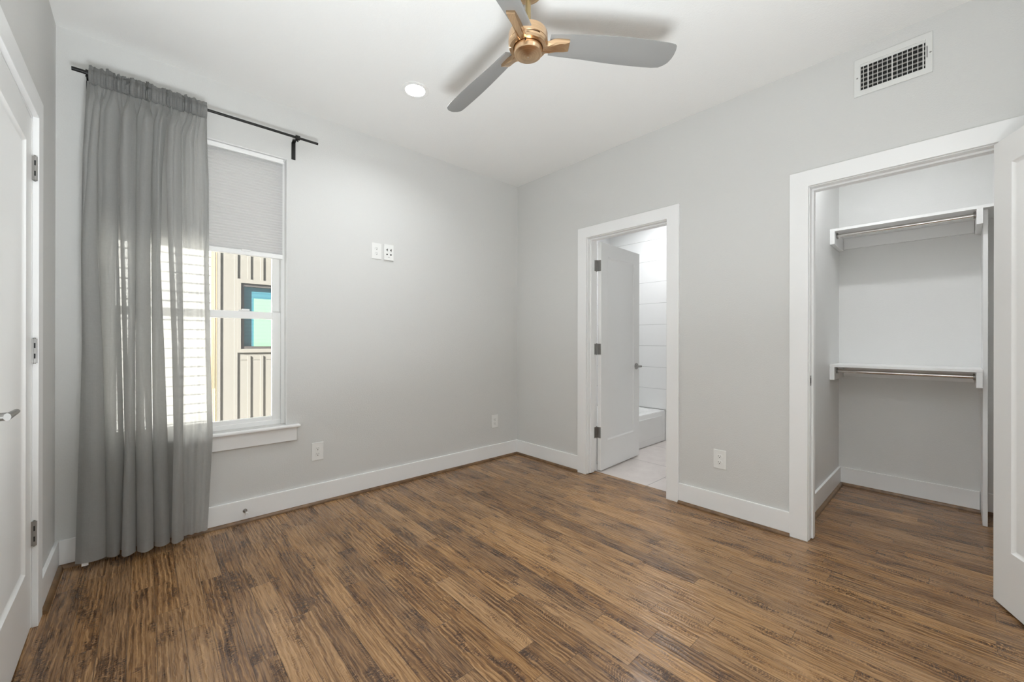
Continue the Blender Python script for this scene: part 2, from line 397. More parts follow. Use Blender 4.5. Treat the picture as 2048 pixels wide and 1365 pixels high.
struct(wl.build('wall_left', 'wall'), 'light grey wall strip beside the left door', 'wall')
wr = MB().box(0, RW, BATH[1]+JT, 0, -.06, H).box(0, RW, CLO[1]+JT, BATH[0]-JT, -.06, H).box(0, RW, -3.70, CLO[0]-JT, -.06, H)
wr.box(0, RW, BATH[0]-JT, BATH[1]+JT, DH+JT, H).box(0, RW, CLO[0]-JT, CLO[1]+JT, DH+JT, H)
struct(wr.build('wall_right', 'wall'), 'light grey wall with the bathroom and closet doorways', 'wall')
struct(MB().box(-3.34, 1.50, YB-.12, YB, -.06, H).build('wall_front', 'wall'), 'grey wall behind the viewpoint', 'wall')
struct(MB().box(1.65, 1.75, -2.38, .02, -.06, H).build('wall_bathroom_end', 'closetwall'), 'white end wall of the bathroom', 'wall')
struct(MB().box(RW, 1.75, -2.402, -2.30, -.06, H).build('wall_bathroom_side', 'closetwall'), 'white wall on the left inside the closet', 'wall')
struct(MB().box(1.345, 1.445, YB, -2.402, -.06, H).build('wall_closet_back', 'closetwall'), 'white back wall inside the closet', 'wall')
tl = MB().box(1.64, 1.6499, -.78, -.0105, .36, H).box(.14, 1.64, -.0105, -.0005, .36, H)
struct(tl.build('wall_bathroom_tile', 'walltile'), 'glossy white horizontal tile above the bathtub', 'wall')

# baseboards
BT, BH = .015, .14
def base(name, segs, label):
    m = MB()
    for s_ in segs: m.box(*s_, 0.004, BH)
    return struct(m.build(name, 'trim', bevel=.0025), label, 'baseboard')
base('baseboard_back', [(WX+BT, -BT, -BT, 0)], 'white baseboard under the window')
base('baseboard_right', [(-BT, 0, -.803, 0), (-BT, 0, -2.386, -1.712), (-BT, 0, YB, -3.295)], 'white baseboard between the doorways')
base('baseboard_left', [(WX, WX+BT, -.478, 0), (WX, WX+BT, YB, -1.49)], 'short white baseboard beside the left door')
base('baseboard_closet', [(.145, 1.345, -2.402-BT, -2.402), (1.345-BT, 1.345, -3.155, -2.402-BT), (1.345-BT, 1.345, YB, -3.185)], 'white baseboard inside the closet')
# stained shoe mouldings : quarter rounds
def qr(sx, sy, x, y, r=.019):
    return [(x, y)] + [(x + sx*r*math.cos(a), y + sy*r*math.sin(a)) for a in [i*PI/2/8 for i in range(9)]]
m = MB().prism(qr(-1, 1, -BT, 0), 'x', WX+BT, -BT)           # along window wall: poly in (y,z)
struct(m.build('trim_1', 'shoe', auto=40), 'stained wood shoe moulding along the window wall', 'shoe moulding')
m = MB()
for a, b in ((-.803, -BT), (-2.386, -1.712), (YB, -3.295)): m.prism(qr(-1, 1, -BT, 0), 'y', a, b)
struct(m.build('trim_2', 'shoe', auto=40), 'stained wood shoe moulding between the doorways', 'shoe moulding')
m = MB().prism(qr(1, 1, WX+BT, 0), 'y', -.478, -BT)
struct(m.build('trim_3', 'shoe', auto=40), 'short stained wood shoe moulding in the left corner', 'shoe moulding')
m = MB().prism(qr(-1, 1, -2.402-BT, 0), 'x', .145, 1.345-BT).prism(qr(-1, 1, 1.345-BT, 0), 'y', -3.155, -2.402-BT).prism(qr(-1, 1, 1.345-BT, 0), 'y', YB, -3.185)
struct(m.build('trim_4', 'shoe', auto=40), 'stained wood shoe moulding inside the closet', 'shoe moulding')

# door casings with jambs and stops
def casing(name, ya, yb, xw, sgn, depth, stop, label):
    """opening ya..yb in a wall whose room face is xw; sgn = side of the room; depth = jamb depth away from the room"""
    cw, ct, rv = .0915, .018, .004
    m = MB(); xa, xb = xw, xw + sgn*ct
    m.prism([(yb+rv, 0), (yb+rv+cw, 0), (yb+rv+cw, DH+rv+cw), (ya-rv-cw, DH+rv+cw), (ya-rv-cw, 0), (ya-rv, 0), (ya-rv, DH+rv), (yb+rv, DH+rv)], 'x', xa, xb)
    xi = xw - sgn*depth
    m.box(xw, xi, yb, yb+JT-.001, 0.003, DH).box(xw, xi, ya-JT+.001, ya, 0.003, DH).box(xw, xi, ya-JT+.001, yb+JT-.001, DH, DH+JT-.001)
    if stop:
        s0, s1 = xw - sgn*stop[0], xw - sgn*stop[1]
        m.box(s0, s1, yb-.011, yb, 0.004, DH-.011).box(s0, s1, ya, ya+.011, 0.004, DH-.011).box(s0, s1, ya, yb, DH-.011, DH)
    return struct(m.build(name, 'trim', bevel=.002), label, 'door frame')
casing('trim_5', LD[0], LD[1], WX, 1, .06, (.04, .06), 'white casing around the closed left door')
casing('trim_6', BATH[0], BATH[1], 0, -1, RW, (.035, .085), 'white casing around the bathroom doorway')
cl = casing('trim_7', CLO[0], CLO[1], 0, -1, RW, (.040, .085), 'white casing around the closet doorway')
m = MB().box(.010, .036, CLO[1]-.0015, CLO[1]+.001, .897, .955)
sp = m.build('strike_plate', 'nickel', cl, bevel=.0008); sp['label'] = 'small metal strike plate'
m = MB().box(.018, .029, CLO[1]-.0022, CLO[1]-.001, .910, .942); m.build('latch_hole', 'slot', sp)
# far side casing of the bathroom door (in the bathroom)
m = MB(); 
for a, b in ((BATH[1]+.004, BATH[1]+.09), (BATH[0]-.09, BATH[0]-.004)): m.box(RW, RW+.018, a, b, 0, DH+.09)
m.box(RW, RW+.018, BATH[0]-.004, BATH[1]+.004, DH+.004, DH+.09)
struct(m.build('trim_8', 'trim', bevel=.002), 'white casing on the bathroom side of the doorway', 'door frame')

# ------------------------------------------------------------------ doors
def door(name, w, loc, deg, label, hinges, lever_sides, lever_z, h=2.030, t=.035):
    """pin at the local origin, leaf along +x, thickness towards -y"""
    root = thing(name, label, 'door', loc, math.radians(deg), kind='structure')
    xa, xb, ya, yb, za, zb = .004, w, -.008-t, -.008, .011, h
    st, tr, br, bv, rc = .112, .118, .252, .013, .010
    vs, fs = [], []
    def ring(x0_, x1_, z0_, z1_, y): 
        k = len(vs); vs.extend([(x0_, y, z0_), (x1_, y, z0_), (x1_, y, z1_), (x0_, y, z1_)]); return k
    R = []
    for y, dy in ((ya, rc), (yb, -rc)):
        a = ring(xa, xb, za, zb, y); b = ring(xa+st, xb-st, za+br, zb-tr, y); c = ring(xa+st+bv*.25, xb-st-bv*.25, za+br+bv*.25, zb-tr-bv*.25, y+dy*.45); d = ring(xa+st+bv, xb-st-bv, za+br+bv, zb-tr-bv, y+dy)
        for p, q in ((a, b), (b, c), (c, d)):
            for i in range(4): fs.append((p+i, p+(i+1) % 4, q+(i+1) % 4, q+i))
        fs.append((d, d+1, d+2, d+3)); R.append(a)
    for i in range(4): fs.append((R[0]+i, R[0]+(i+1) % 4, R[1]+(i+1) % 4, R[1]+i))
    leaf = MB().add(vs, fs).build('door_leaf', 'door', root, bevel=.0012)
    for zc in hinges:
        m = MB()
        for k in range(5):
            m.cyl((0, 0, zc-.048+k*.0195), (0, 0, zc-.048+k*.0195+.0178), .0066, 14)
        m.cyl((0, 0, zc-.052), (0, 0, zc+.052), .0035, 10)
        m.box(.0015, .0045, -.040, -.0005, zc-.048, zc+.048)        # leaf on the door edge
        m.box(-.0062, .0062, -.0082, .0070, zc-.0475, zc+.0475)     # rolled leaf ends round the pin
        hg = m.build('hinge', 'nickel', root, auto=40)
        for dz in (.021, -.021): MB().box(.0060, .0066, -.0015, .0030, zc+dz-.010, zc+dz+.010).build('hinge_gap', 'slot', hg)
    for sd in lever_sides:
        y0 = yb if sd > 0 else ya
        cx = w - .062
        m = MB().lathe([(.0, 0), (.031, 0), (.031, sd*.006), (.028, sd*.009), (.013, sd*.010), (.011, sd*.012), (.011, sd*.046), (.0, sd*.046)], (cx, y0, lever_z), 28, 'y', False)
        hd = m.build('door_handle', 'nickel', root, auto=35)
        m = MB()
        pr = [(cx+.013, .0105), (cx-.02, .0100), (cx-.06, .0088), (cx-.102, .0078), (cx-.110, .0060)]
        vs2, fs2 = [], []
        for px_, hh in pr:
            for k in range(12):
                q = 2*PI*k/12; vs2.append((px_, y0 + sd*(.048) + .0072*math.cos(q), lever_z + hh*math.sin(q)))
        for i in range(len(pr)-1):
            for k in range(12): fs2.append((i*12+k, i*12+(k+1) % 12, (i+1)*12+(k+1) % 12, (i+1)*12+k))
        fs2.append(tuple(range(11, -1, -1))); fs2.append(tuple(range((len(pr)-1)*12, len(pr)*12)))
        m.add(vs2, fs2).build('lever', 'nickel', hd, auto=50)
    return root
door('door_1', .813, (WX+.0075, LD[1]-.001, 0), -90+.9, 'closed white panelled door at the left edge with three grey hinges', (.379, 1.11, 1.84), (1,), .945)
door('door_2', .712, (RW+.0065, BATH[1]-.001, 0), 3.5, 'white panelled door standing open into the tiled bathroom', (.345, 1.083, 1.822), (-1, 1), .905)
door('door_3', .712, (-.021, CLO[0]+.002, 0), 203, 'white panelled closet door swung open at the right edge', (.345, 1.083, 1.822), (-1, 1), .92)
# jamb-side hinge leaves of the bathroom door sit on its frame
for zc in (.345, 1.083, 1.822):
    m = MB().box(RW-.030, RW+.004, BATH[1]-.0012, BATH[1]+.0005, zc-.048, zc+.048)
    o = m.build('hinge_plate', 'nickel', bpy.data.objects['trim_6']); o['label'] = 'grey metal hinge leaf'

# ------------------------------------------------------------------ window
win = thing('window_1', 'white single-hung window behind the curtain', 'window', (0, 0, 0), kind='structure')
wx0, wx1, wz0, wz1 = WIN
fy0, fy1 = .062, .150
fw = .024
m = MB().box(wx0, wx0+fw, fy0, fy1, wz0, wz1).box(wx1-fw, wx1, fy0, fy1, wz0, wz1).box(wx0+fw, wx1-fw, fy0, fy1, wz0, wz0+.030).box(wx0+fw, wx1-fw, fy0, fy1, wz1-fw, wz1)
m.build('window_frame', 'vinyl', win, bevel=.002)
def sash(nm, za, zb, ya, yb, st, top, bot, gx):
    xa, xb = wx0+fw, wx1-fw
    s = MB().box(xa, xa+st, ya, yb, za, zb).box(xb-st, xb, ya, yb, za, zb).box(xa+st, xb-st, ya, yb, za, za+bot).box(xa+st, xb-st, ya, yb, zb-top, zb).build(nm, 'vinyl', win, bevel=.003)
    yc = (ya+yb)/2
    MB().box(xa+st-.004, xb-st+.004, yc-.002, yc+.002, za+bot-.004, zb-top+.004).build('glass_pane', 'glass', s)
    return s
lo = sash('lower_sash', wz0+.026, 1.345, .072, .102, .050, .048, .030, 0)
up = sash('upper_sash', 1.300, wz1-fw, .106, .136, .044, .040, .045, 0)
xc = -2.36
MB().box(xc-.03, xc+.03, .070, .094, 1.345, 1.353).box(xc-.012, xc+.03, .074, .090, 1.353, 1.360).build('sash_lock', 'vinyl', lo, bevel=.002)
m = MB().box(wx0, wx1, 0.0, fy0, wz0-.020, wz0-.001).box(wx0-.040, wx1+.075, -.045, 0.0, wz0-.020, wz0-.001)
m.build('window_sill', 'trim', win, bevel=.007, seg=3)
MB().box(wx0-.030, wx1+.058, -.018, 0, .474, wz0-.020).build('apron', 'trim', win, bevel=.0025)
# drywall returns inside the opening
m = MB().box(wx1-.004, wx1-.0005, .001, fy0, wz0, wz1).box(wx0+.0005, wx0+.004, .001, fy0, wz0, wz1).box(wx0+.004, wx1-.004, .001, fy0, wz1-.004, wz1-.0005)
m.build('window_return', 'trim', win)

# cellular shade
bl = thing('window_blind', 'white pleated shade pulled halfway down the window', 'blind', ((wx0+wx1)/2, .03, 1.70))
bx0, bx1 = wx0+.012, wx1-.020
org = tuple(bl.location)
MB().box(bx0, bx1, .014, .050, wz1-.036, wz1-.006).build('head_rail', 'vinyl', bl, bevel=.004, origin=org)
n = 70; za, zb = 1.733, wz1-.036; pts = []
for k in range(n+1):
    z = zb + (za-zb)*k/n; pts.append((.026 if k % 2 else .030, z))
back = [(.046 if k % 2 else .042, zb + (za-zb)*k/n) for k in range(n+1)][::-1]
MB().prism(pts + back, 'x', bx0+.004, bx1-.004).build('pleated_fabric', 'blind', bl, origin=org)
br_ = MB().box(bx0, bx1, .016, .050, 1.702, 1.733).build('bottom_rail', 'vinyl', bl, bevel=.005, origin=org)
MB().box(-2.385, -2.335, .010, .018, 1.725, 1.736).build('pull_tab', 'vinyl', bl, bevel=.002, origin=org)

# ------------------------------------------------------------------ curtain rod
RY, RZ = -.090, 2.507
rod = thing('curtain_rod', 'black metal curtain rod on two brackets above the window', 'curtain rod', (-2.58, RY, RZ)); org = tuple(rod.location)
MB().cyl((-3.112, RY, RZ), (-2.60, RY, RZ), .0095, 20).cyl((-2.60, RY, RZ), (-1.959, RY, RZ), .0078, 20).build('rod', 'black', rod, origin=org, auto=40)
def bracket(xc):
    m = MB().box(xc-.0125, xc+.0125, -.0045, 0, 2.389, 2.505)
    m.prism([(-.0045, 2.500), (0, 2.505), (-.030, 2.517), (-.078, 2.497), (-.078, 2.491), (-.030, 2.509)], 'x', xc-.011, xc+.011)
    b = m.build('bracket', 'black', rod, origin=org, bevel=.001)
    m = MB()
    for k in range(16):
        a0, a1 = 2*PI*k/16, 2*PI*(k+1)/16
        P = [(RY + r*math.cos(a), RZ + r*math.sin(a)) for r, a in ((.0098, a0), (.0150, a0), (.0150, a1), (.0098, a1))]
        m.prism(P, 'x', xc-.012+.004, xc+.012+.004)
    m.cyl((xc+.004, RY, RZ-.012), (xc+.004, RY, RZ-.026), .005, 12)
    m.build('ring_clamp', 'black', b, origin=org)
bracket(-3.055); bracket(-2.090)

# ------------------------------------------------------------------ curtain
def lerp(tab, z):
    if z >= tab[0][0]: return tab[0][1]
    for (za_, va), (zb_, vb) in zip(tab, tab[1:]):
        if z >= zb_:
            k = (za_ - z)/(za_ - zb_); return va + (vb - va)*k
    return tab[-1][1]
def sm(a, b, x):
    x = min(1, max(0, (x-a)/(b-a))); return x*x*(3-2*x)
# fold outlines: for each soft tube of cloth its left and right edge (x) by height, how far the back of the fold runs behind it, front reach
ZL = (2.45, 2.1, 1.6, 1.1, .6, .036)
FOLDS = [   # left edges, right edges, overlap behind the left edge, behind the right edge, front y
    ((-3.058, -3.072, -3.078, -3.074, -3.084, -3.096), (-3.005, -3.022, -3.020, -3.000, -2.990, -2.985), 0, .030, -.118),
    ((-3.005, -3.018, -3.016, -2.998, -2.988, -2.985), (-2.930, -2.948, -2.942, -2.930, -2.920, -2.935), .012, .016, -.128),
    ((-2.925, -2.940, -2.934, -2.925, -2.917, -2.928), (-2.872, -2.874, -2.874, -2.878, -2.876, -2.873), .014, .034, -.158),
    ((-2.872, -2.874, -2.874, -2.876, -2.874, -2.868), (-2.800, -2.815, -2.818, -2.815, -2.808, -2.802), .032, .030, -.165),
    ((-2.800, -2.812, -2.814, -2.810, -2.805, -2.800), (-2.745, -2.770, -2.778, -2.760, -2.745, -2.735), .034, .026, -.148),
    ((-2.740, -2.755, -2.742, -2.728, -2.720, -2.728), (-2.690, -2.690, -2.684, -2.678, -2.680, -2.676), .022, .026, -.158),
]
EDGE_R = ((-2.574, -2.562, -2.560, -2.552, -2.540, -2.564),)
def curtain_rows():
    NS, NZ = 760, 130; ztop, zbot = 2.467, .036
    rnd = random.Random(5); topph = [rnd.uniform(-1, 1) for _ in range(64)]
    vs = []; zs = [ztop - (ztop-zbot)*((j/NZ)**1.25) for j in range(NZ+1)]
    def T(vals, z): return lerp(list(zip(ZL, vals)), z)
    def cr(p0, p1, p2, p3, t):
        return tuple(.5*((2*b) + (-a+c)*t + (2*a-5*b+4*c-d)*t*t + (-a+3*b-3*c+d)*t**3) for a, b, c, d in zip(p0, p1, p2, p3))
    for z in zs:
        g = sm(2.32, 2.455, z); dep = .85 + .30*sm(2.2, .9, z)
        pts = []
        BK = -.066
        for i, (Ls, Rs, oa, ob, fy_) in enumerate(FOLDS):
            l, r = T(Ls, z), T(Rs, z); w = r - l; f = -.092 + (fy_+.092)*dep; b = -.092 + (BK+.092)*dep
            wav = .006*math.sin(3.1*z + 2.2*i)
            if i: pts += [(l + oa + wav*.5, b)]
            pts += [(l, (f*.55+b*.45)), (l + w*.24 + wav, f + .004), (l + w*.62 + wav, f), (r, (f*.6+b*.4)), (r - ob + wav, b - .004)]
        # nearly flat see-through panel at the right
        e = lerp(list(zip(ZL, EDGE_R[0])), z); l = T(FOLDS[-1][1], z)
        a = .010*dep
        for k, dy in enumerate((.4, -.5, .3, -.9, .2, -.5, .5, -.2, .1)):
            q = (k+.4)/8.4; xx = l - .012 + (e - l + .012)*min(1, q)
            pts.append((xx, -.086 + a*dy + .004*math.sin(2.3*z + k*1.7)))
        P = [pts[0]] + pts + [pts[-1]]; seg = len(pts) - 1
        row = []
        for i in range(NS+1):
            s_ = i/NS; q = s_*seg; k = min(seg-1, int(q)); t = q - k
            x, y = cr(P[k], P[k+1], P[k+2], P[k+3], t)
            # gathered header: many small pleats across the same cloth
            xl, xr_ = lerp([(2.53, -3.052), (2.4, -3.058), (2.1, -3.070)], z), lerp([(2.53, -2.572), (2.4, -2.575), (2.1, -2.562)], z)
            qq = s_*44; ii = int(qq); ff = qq - ii; ff = ff*ff*(3-2*ff); pn = topph[ii % 64]*(1-ff) + topph[(ii+1) % 64]*ff
            ph = 2*PI*17*s_ + 1.9*pn + .5*math.sin(9*z)
            gx = xl + (xr_-xl)*s_ - .0045*math.sin(2*ph); gy = -.092 + .021*(.3 + .7*sm(2.467, 2.43, z))*math.cos(ph)*(.75+.25*math.sin(31*s_)) - .008*sm(2.455, 2.36, z)
            h = g
            px_, py_ = x*(1-h) + gx*h, y*(1-h) + gy*h
            # small pleats fading out below, soft creases
            fade = math.exp(-max(0, 2.45 - z)*1.7)*(1-h)
            py_ -= fade*.021*(abs(math.cos(ph*.5 + 1.3*math.sin(1.7*z)))**.7 - .55)
            py_ += .0016*math.sin(44*s_ + 9*z + 2*math.sin(6*z)) * (1-h) + .0012*math.sin(95*s_ - 17*z)*sm(1.2, .2, z)
            vs.append((px_, min(py_, -.055), z))
    fs = []; n = NS+1
    for j in range(NZ):
        for i in range(NS): fs.append((j*n+i, j*n+i+1, (j+1)*n+i+1, (j+1)*n+i))
    return vs, fs, zs, n
def pocket():
    rnd = random.Random(11); NS = 560; tb = [rnd.uniform(-1, 1) for _ in range(80)]
    def nz(s_, f, o):
        q = s_*f + o; i = int(q); t = q - i; t = t*t*(3-2*t); return tb[i % 80]*(1-t) + tb[(i+1) % 80]*t
    sec = [(-.0930, 2.4530, .010), (-.1090, 2.4640, .010), (-.1170, 2.4850, .009), (-.1170, 2.5060, .009), (-.1060, 2.5230, .007), (-.0970, 2.5300, .004), (-.0965, 2.5400, .006), (-.0950, 2.5480, .008),
           (-.0880, 2.5480, .008), (-.0865, 2.5400, .006), (-.0840, 2.5300, .003), (-.0760, 2.5230, .004), (-.0720, 2.5060, .004), (-.0730, 2.4850, .005), (-.0800, 2.4640, .006), (-.0890, 2.4530, .008)]
    vs, fs = [], []; n = len(sec)
    for i in range(NS+1):
        s_ = i/NS; x = -3.052 + .480*s_; flat = sm(.0, .03, s_)*sm(1.0, .93, s_)*(.65 + .35*nz(s_, 28, 40))
        ph = 2*PI*23*s_ + 4.2*nz(s_, 34, 0)
        for k, (y, z, am) in enumerate(sec):
            top = sm(2.53, 2.546, z); d = math.cos(ph + .9*(k % 3))*am*1.35*flat
            vs.append((x - .0035*math.sin(2*ph)*flat, y + (d if k < 8 else d*.6), z + top*.011*nz(s_, 62, 7+k*.1)*flat + .0025*nz(s_, 40, 20)*flat))
    for i in range(NS):
        for k in range(n): fs.append((i*n+k, i*n+(k+1) % n, (i+1)*n+(k+1) % n, (i+1)*n+k))
    return vs, fs
cu = thing('curtain', 'grey linen curtain gathered at the left half of the rod', 'curtain', (-2.81, -.09, .036)); org = tuple(cu.location)
def sub(vs, fs_rows, name, mat):
    used = {}; nv = []; nf = []
    for f in fs_rows:
        g = []
        for i in f:
            if i not in used: used[i] = len(nv); nv.append(vs[i])
            g.append(used[i])
        nf.append(tuple(g))
    me = bpy.data.meshes.new(name); me.from_pydata([tuple(Vector(v)-Vector(org)) for v in nv], [], nf)
    o = bpy.data.objects.new(name, me); C.objects.link(o); me.materials.append(MAT[mat]); o.parent = cu
    for p in me.polygons: p.use_smooth = True
    return o
pv, pf = pocket(); sub(pv, pf, 'rod_pocket', 'curtainhead')
vs, fs, zs, ncol = curtain_rows()
jb = min(j for j, z in enumerate(zs) if z < .115); rows = ncol - 1
sub(vs, fs[:jb*rows], 'fabric_panel', 'curtain')
sub(vs, fs[jb*rows:], 'hem', 'curtainhem')
for i0, i1 in ((0, 26), (rows-26, rows)):
    o = sub([(x, y-.0012, z) for x, y, z in vs], [f for j in range(jb) for f in fs[j*rows+i0:j*rows+i1]], 'side_hem', 'curtainhem')
m = MB().box(-3.072, -3.048, -.112, -.1105, .020, .060)
tg = m.build('care_tag', 'tag', cu, origin=org); tg['label'] = 'small white tag hanging below the hem'

# ------------------------------------------------------------------ ceiling lamps
def downlight(loc, lens, r, label, group=None):
    o = thing('recessed_ceiling_light', label, 'ceiling light', loc, group=group)
    MB().lathe([(r*.69, .0295), (r*.70, -.004), (r*.86, -.0075), (r, -.004), (r, 0)], (0, 0, 0), 56, 'z', False).build('trim_ring', 'plastic', o, auto=50)
    MB().lathe([(0, .029), (r*.69, .029)], (0, 0, 0), 48, 'z', False).build('lens', lens, o)
    return o
downlight((-1.576, -.744, H-.0002), 'lens', .086, 'round white recessed ceiling light shining beside the fan')
downlight((-1.59, -2.80, H-.0002), 'lens2', .086, 'round white recessed ceiling light behind the fan, nearest the closet doorway')  # unseen lamp, added to lift the lower walls
downlight((1.05, -.85, H-.0002), 'bathlens', .11, 'round white ceiling light inside the bathroom')
downlight((.25, -2.74, H-.0002), 'closetlens', .12, 'round white ceiling light inside the closet')

# ------------------------------------------------------------------ ceiling fan
FX, FY = -1.5865, -1.773
fan = thing('ceiling_fan', 'three-blade silver and brushed brass ceiling fan', 'ceiling fan', (FX, FY, 2.47))
def fz(z): return z - 2.47
MB().lathe([(0, fz(H)), (.068, fz(H)), (.068, fz(2.715)), (.060, fz(2.69)), (.020, fz(2.682)), (0, fz(2.682))], (0,0,0), 48, 'z', False).build('canopy', 'brass', fan, auto=40)
MB().cyl((0, 0, fz(2.69)), (0, 0, fz(2.505)), .0122, 24).build('downrod', 'rodbrass', fan, auto=40)
MB().lathe([(0, fz(2.520)), (.030, fz(2.519)), (.072, fz(2.516)), (.084, fz(2.512)), (.0868, fz(2.504)), (.0868, fz(2.472)), (.084, fz(2.470)), (0, fz(2.470))], (0,0,0), 64, 'z', False).build('motor_housing', 'brass', fan, auto=35)
TILT = math.tan(math.radians(19))
AZ = [-37, 83, 203]
def holder():
    n = 360; fr = [(.064, 0), (.072, 0), (None, .82), (None, 1.0)]
    vs, fs = [], []
    R = []
    for k in range(n):
        th = 2*PI*k/n; r = .0855; best = None
        for a in AZ:
            d = (math.degrees(th) - a + 180) % 360 - 180; dr = math.radians(d)
            if abs(d) < 89:
                ra = min(.185/max(.2, math.cos(dr)), .0205/max(1e-4, abs(math.sin(dr))))
                p = 9.0
                r = max(r, (.0855**p + ra**p)**(1/p)) if ra > .06 else max(r, .0855)
                if best is None or abs(d) < abs(best): best = d
        R.append((th, r, math.radians(best if best is not None else 90)))
    def ringv(fun):
        k0 = len(vs)
        for th, r, d in R:
            rr, z = fun(r, d); perp = rr*math.sin(d); w = sm(.075, .12, rr)
            vs.append((rr*math.cos(th), rr*math.sin(th), z - TILT*perp*w))
        return k0
    lift = lambda rr: .012*sm(.085, .135, rr)
    rings = [ringv(lambda r, d: (.064, fz(2.466))), ringv(lambda r, d: (.064, fz(2.449))), ringv(lambda r, d: (.066, fz(2.447))),
             ringv(lambda r, d: (.066 + (r-.066)*.45, fz(2.4465)+lift(.066+(r-.066)*.45))), ringv(lambda r, d: (.066 + (r-.066)*.80, fz(2.448)+lift(.066+(r-.066)*.8))),
             ringv(lambda r, d: (r-.0015, fz(2.455)+lift(r))), ringv(lambda r, d: (r, fz(2.458)+lift(r))), ringv(lambda r, d: (r, fz(2.468)+lift(r))), ringv(lambda r, d: (.066, fz(2.468)))]
    for a, b in zip(rings, rings[1:]):
        for k in range(n): fs.append((a+k, a+(k+1) % n, b+(k+1) % n, b+k))
    a, b = rings[-1], rings[0]
    for k in range(n): fs.append((a+k, a+(k+1) % n, b+(k+1) % n, b+k))
    return MB().add(vs, fs)
holder().build('blade_holder', 'brass', fan, auto=32)
cap = MB().lathe([(.0, fz(2.466)), (.0615, fz(2.466)), (.0615, fz(2.424)), (.0600, fz(2.4205)), (.0570, fz(2.419)), (.030, fz(2.4135)), (.006, fz(2.409)), (.0, fz(2.409))], (0,0,0), 56, 'z', False).build('end_cap', 'brass', fan, auto=28)
MB().lathe([(0, fz(2.410)), (.003, fz(2.410)), (.003, fz(2.4075)), (0, fz(2.407))], (0,0,0), 14, 'z', False).build('screw', 'chrome', cap, auto=40)
for q in (100, 215, 330):
    m = MB(); a = math.radians(q); m.cyl((.0600*math.cos(a), .0600*math.sin(a), fz(2.444)), (.0625*math.cos(a), .0625*math.sin(a), fz(2.444)), .0035, 12)
    m.build('set_screw', 'slot', cap)
# blade planform: along, then half edges (minus side, crease, plus side)
PLAN = [(.098, -.031, .052, .0560), (.15, -.035, .054, .060), (.25, -.040, .0555, .066), (.37, -.0425, .056, .077), (.46, -.0420, .0555, .0825), (.55, -.0385, .054, .0860),
        (.600, -.0350, .0525, .0865), (.635, -.0325, .0505, .0830), (.655, -.0300, .0475, .0700), (.668, -.0275, .0430, .0560), (.676, -.0215, .0330, .0380), (.680, -.008, .015, .018)]
def blade(parent, az):
    vs, fs = [], []
    th_ = .006
    for a, pm, pc, pp in PLAN:
        cols = [pm, pm*.5+pc*.0, pc*.5, pc, pp]
        for side in (0, 1):
            for c in cols:
                z = -TILT*c
                if c > pc + 1e-6: z = -TILT*pc - (c-pc)*.14
                edge = (c == pm or c == pp)
                vs.append((a, c, z + (th_*(.62 if edge else 1) if side else (th_*.3 if edge else 0))))
    nc = 5
    for i in range(len(PLAN)-1):
        A, B = i*10, (i+1)*10
        for k in range(nc-1):
            fs.append((A+k, A+k+1, B+k+1, B+k)); fs.append((A+5+k, B+5+k, B+5+k+1, A+5+k+1))
        fs.append((A, B, B+5, A+5)); fs.append((A+4, A+9, B+9, B+4))
    fs.append((0, 5, 6, 7, 8, 9, 4, 3, 2, 1)); E_ = (len(PLAN)-1)*10; fs.append((E_, E_+1, E_+2, E_+3, E_+4, E_+9, E_+8, E_+7, E_+6, E_+5))
    o = MB().add(vs, fs).build('blade', 'blade', parent, auto=18)
    o.rotation_euler = (0, 0, math.radians(az)); o.location = (0, 0, fz(2.480)); return o
b0 = blade(fan, AZ[0])
for a in AZ[1:]:
    c = b0.copy(); C.objects.link(c); c.parent = fan; c.rotation_euler = (0, 0, math.radians(a))

# ------------------------------------------------------------------ supply vent on the right wall
vt = thing('air_vent', 'white rectangular air supply grille high above the closet doorway', 'vent', (0, -2.822, 2.568)); org = tuple(vt.location)
ya, yb, za, zb = -2.970, -2.674, 2.468, 2.668; ia, ib, ja, jb_ = -2.944, -2.702, 2.498, 2.636
vs = []
for x in (-.008, -.0003):
    vs += [(x, ya, za), (x, yb, za), (x, yb, zb), (x, ya, zb), (x, ia, ja), (x, ib, ja), (x, ib, jb_), (x, ia, jb_)]
fs = []
for k in range(4):
    q = (k+1) % 4; fs += [(k, q, 4+q, 4+k), (8+k, 12+k, 12+q, 8+q), (k, 8+k, 8+q, q), (4+k, 4+q, 12+q, 12+k)]
m = MB().add(vs, fs)
m.build('grille_frame', 'vent', vt, bevel=.003, origin=org)
MB().box(-.0012, -.0004, ia, ib, ja, jb_).build('duct_back', 'ductdark', vt, origin=org)
nv = 13
for k in range(nv):
    yc = ib + (ia-ib)*(k+.62)/nv
    tw = .0022 if k not in (1, 6, 12) else .0045
    m = MB().box(-.0075, -.0045, yc-tw/2, yc+tw/2, ja, jb_); m.build('vertical_vane', 'vent', vt, origin=org)
for k in range(6):
    zc = jb_ - .004 - (jb_-ja)*(k+.1)/6
    hz = .0065 if k == 0 else .0038
    m = MB().box(-.0042, -.0014, ia, ib, zc-hz, zc+hz); m.build('horizontal_louver', 'nickel' if k else 'vent', vt, origin=org)
m = MB().box(-.0090, -.0078, -2.9515, -2.9490, 2.545, 2.600).build('damper_slot', 'slot', vt, origin=org)
MB().cyl((-.016, -2.9502, 2.601), (-.007, -2.9502, 2.601), .003, 10).build('damper_lever', 'vent', vt, origin=org)
for y in (-2.962, -2.688): MB().lathe([(0, -.0105), (.003, -.0100), (.0042, -.0078), (0, -.0078)], (0, y, 2.567), 14, 'x', False).build('screw', 'nickel', vt, origin=org, auto=50)

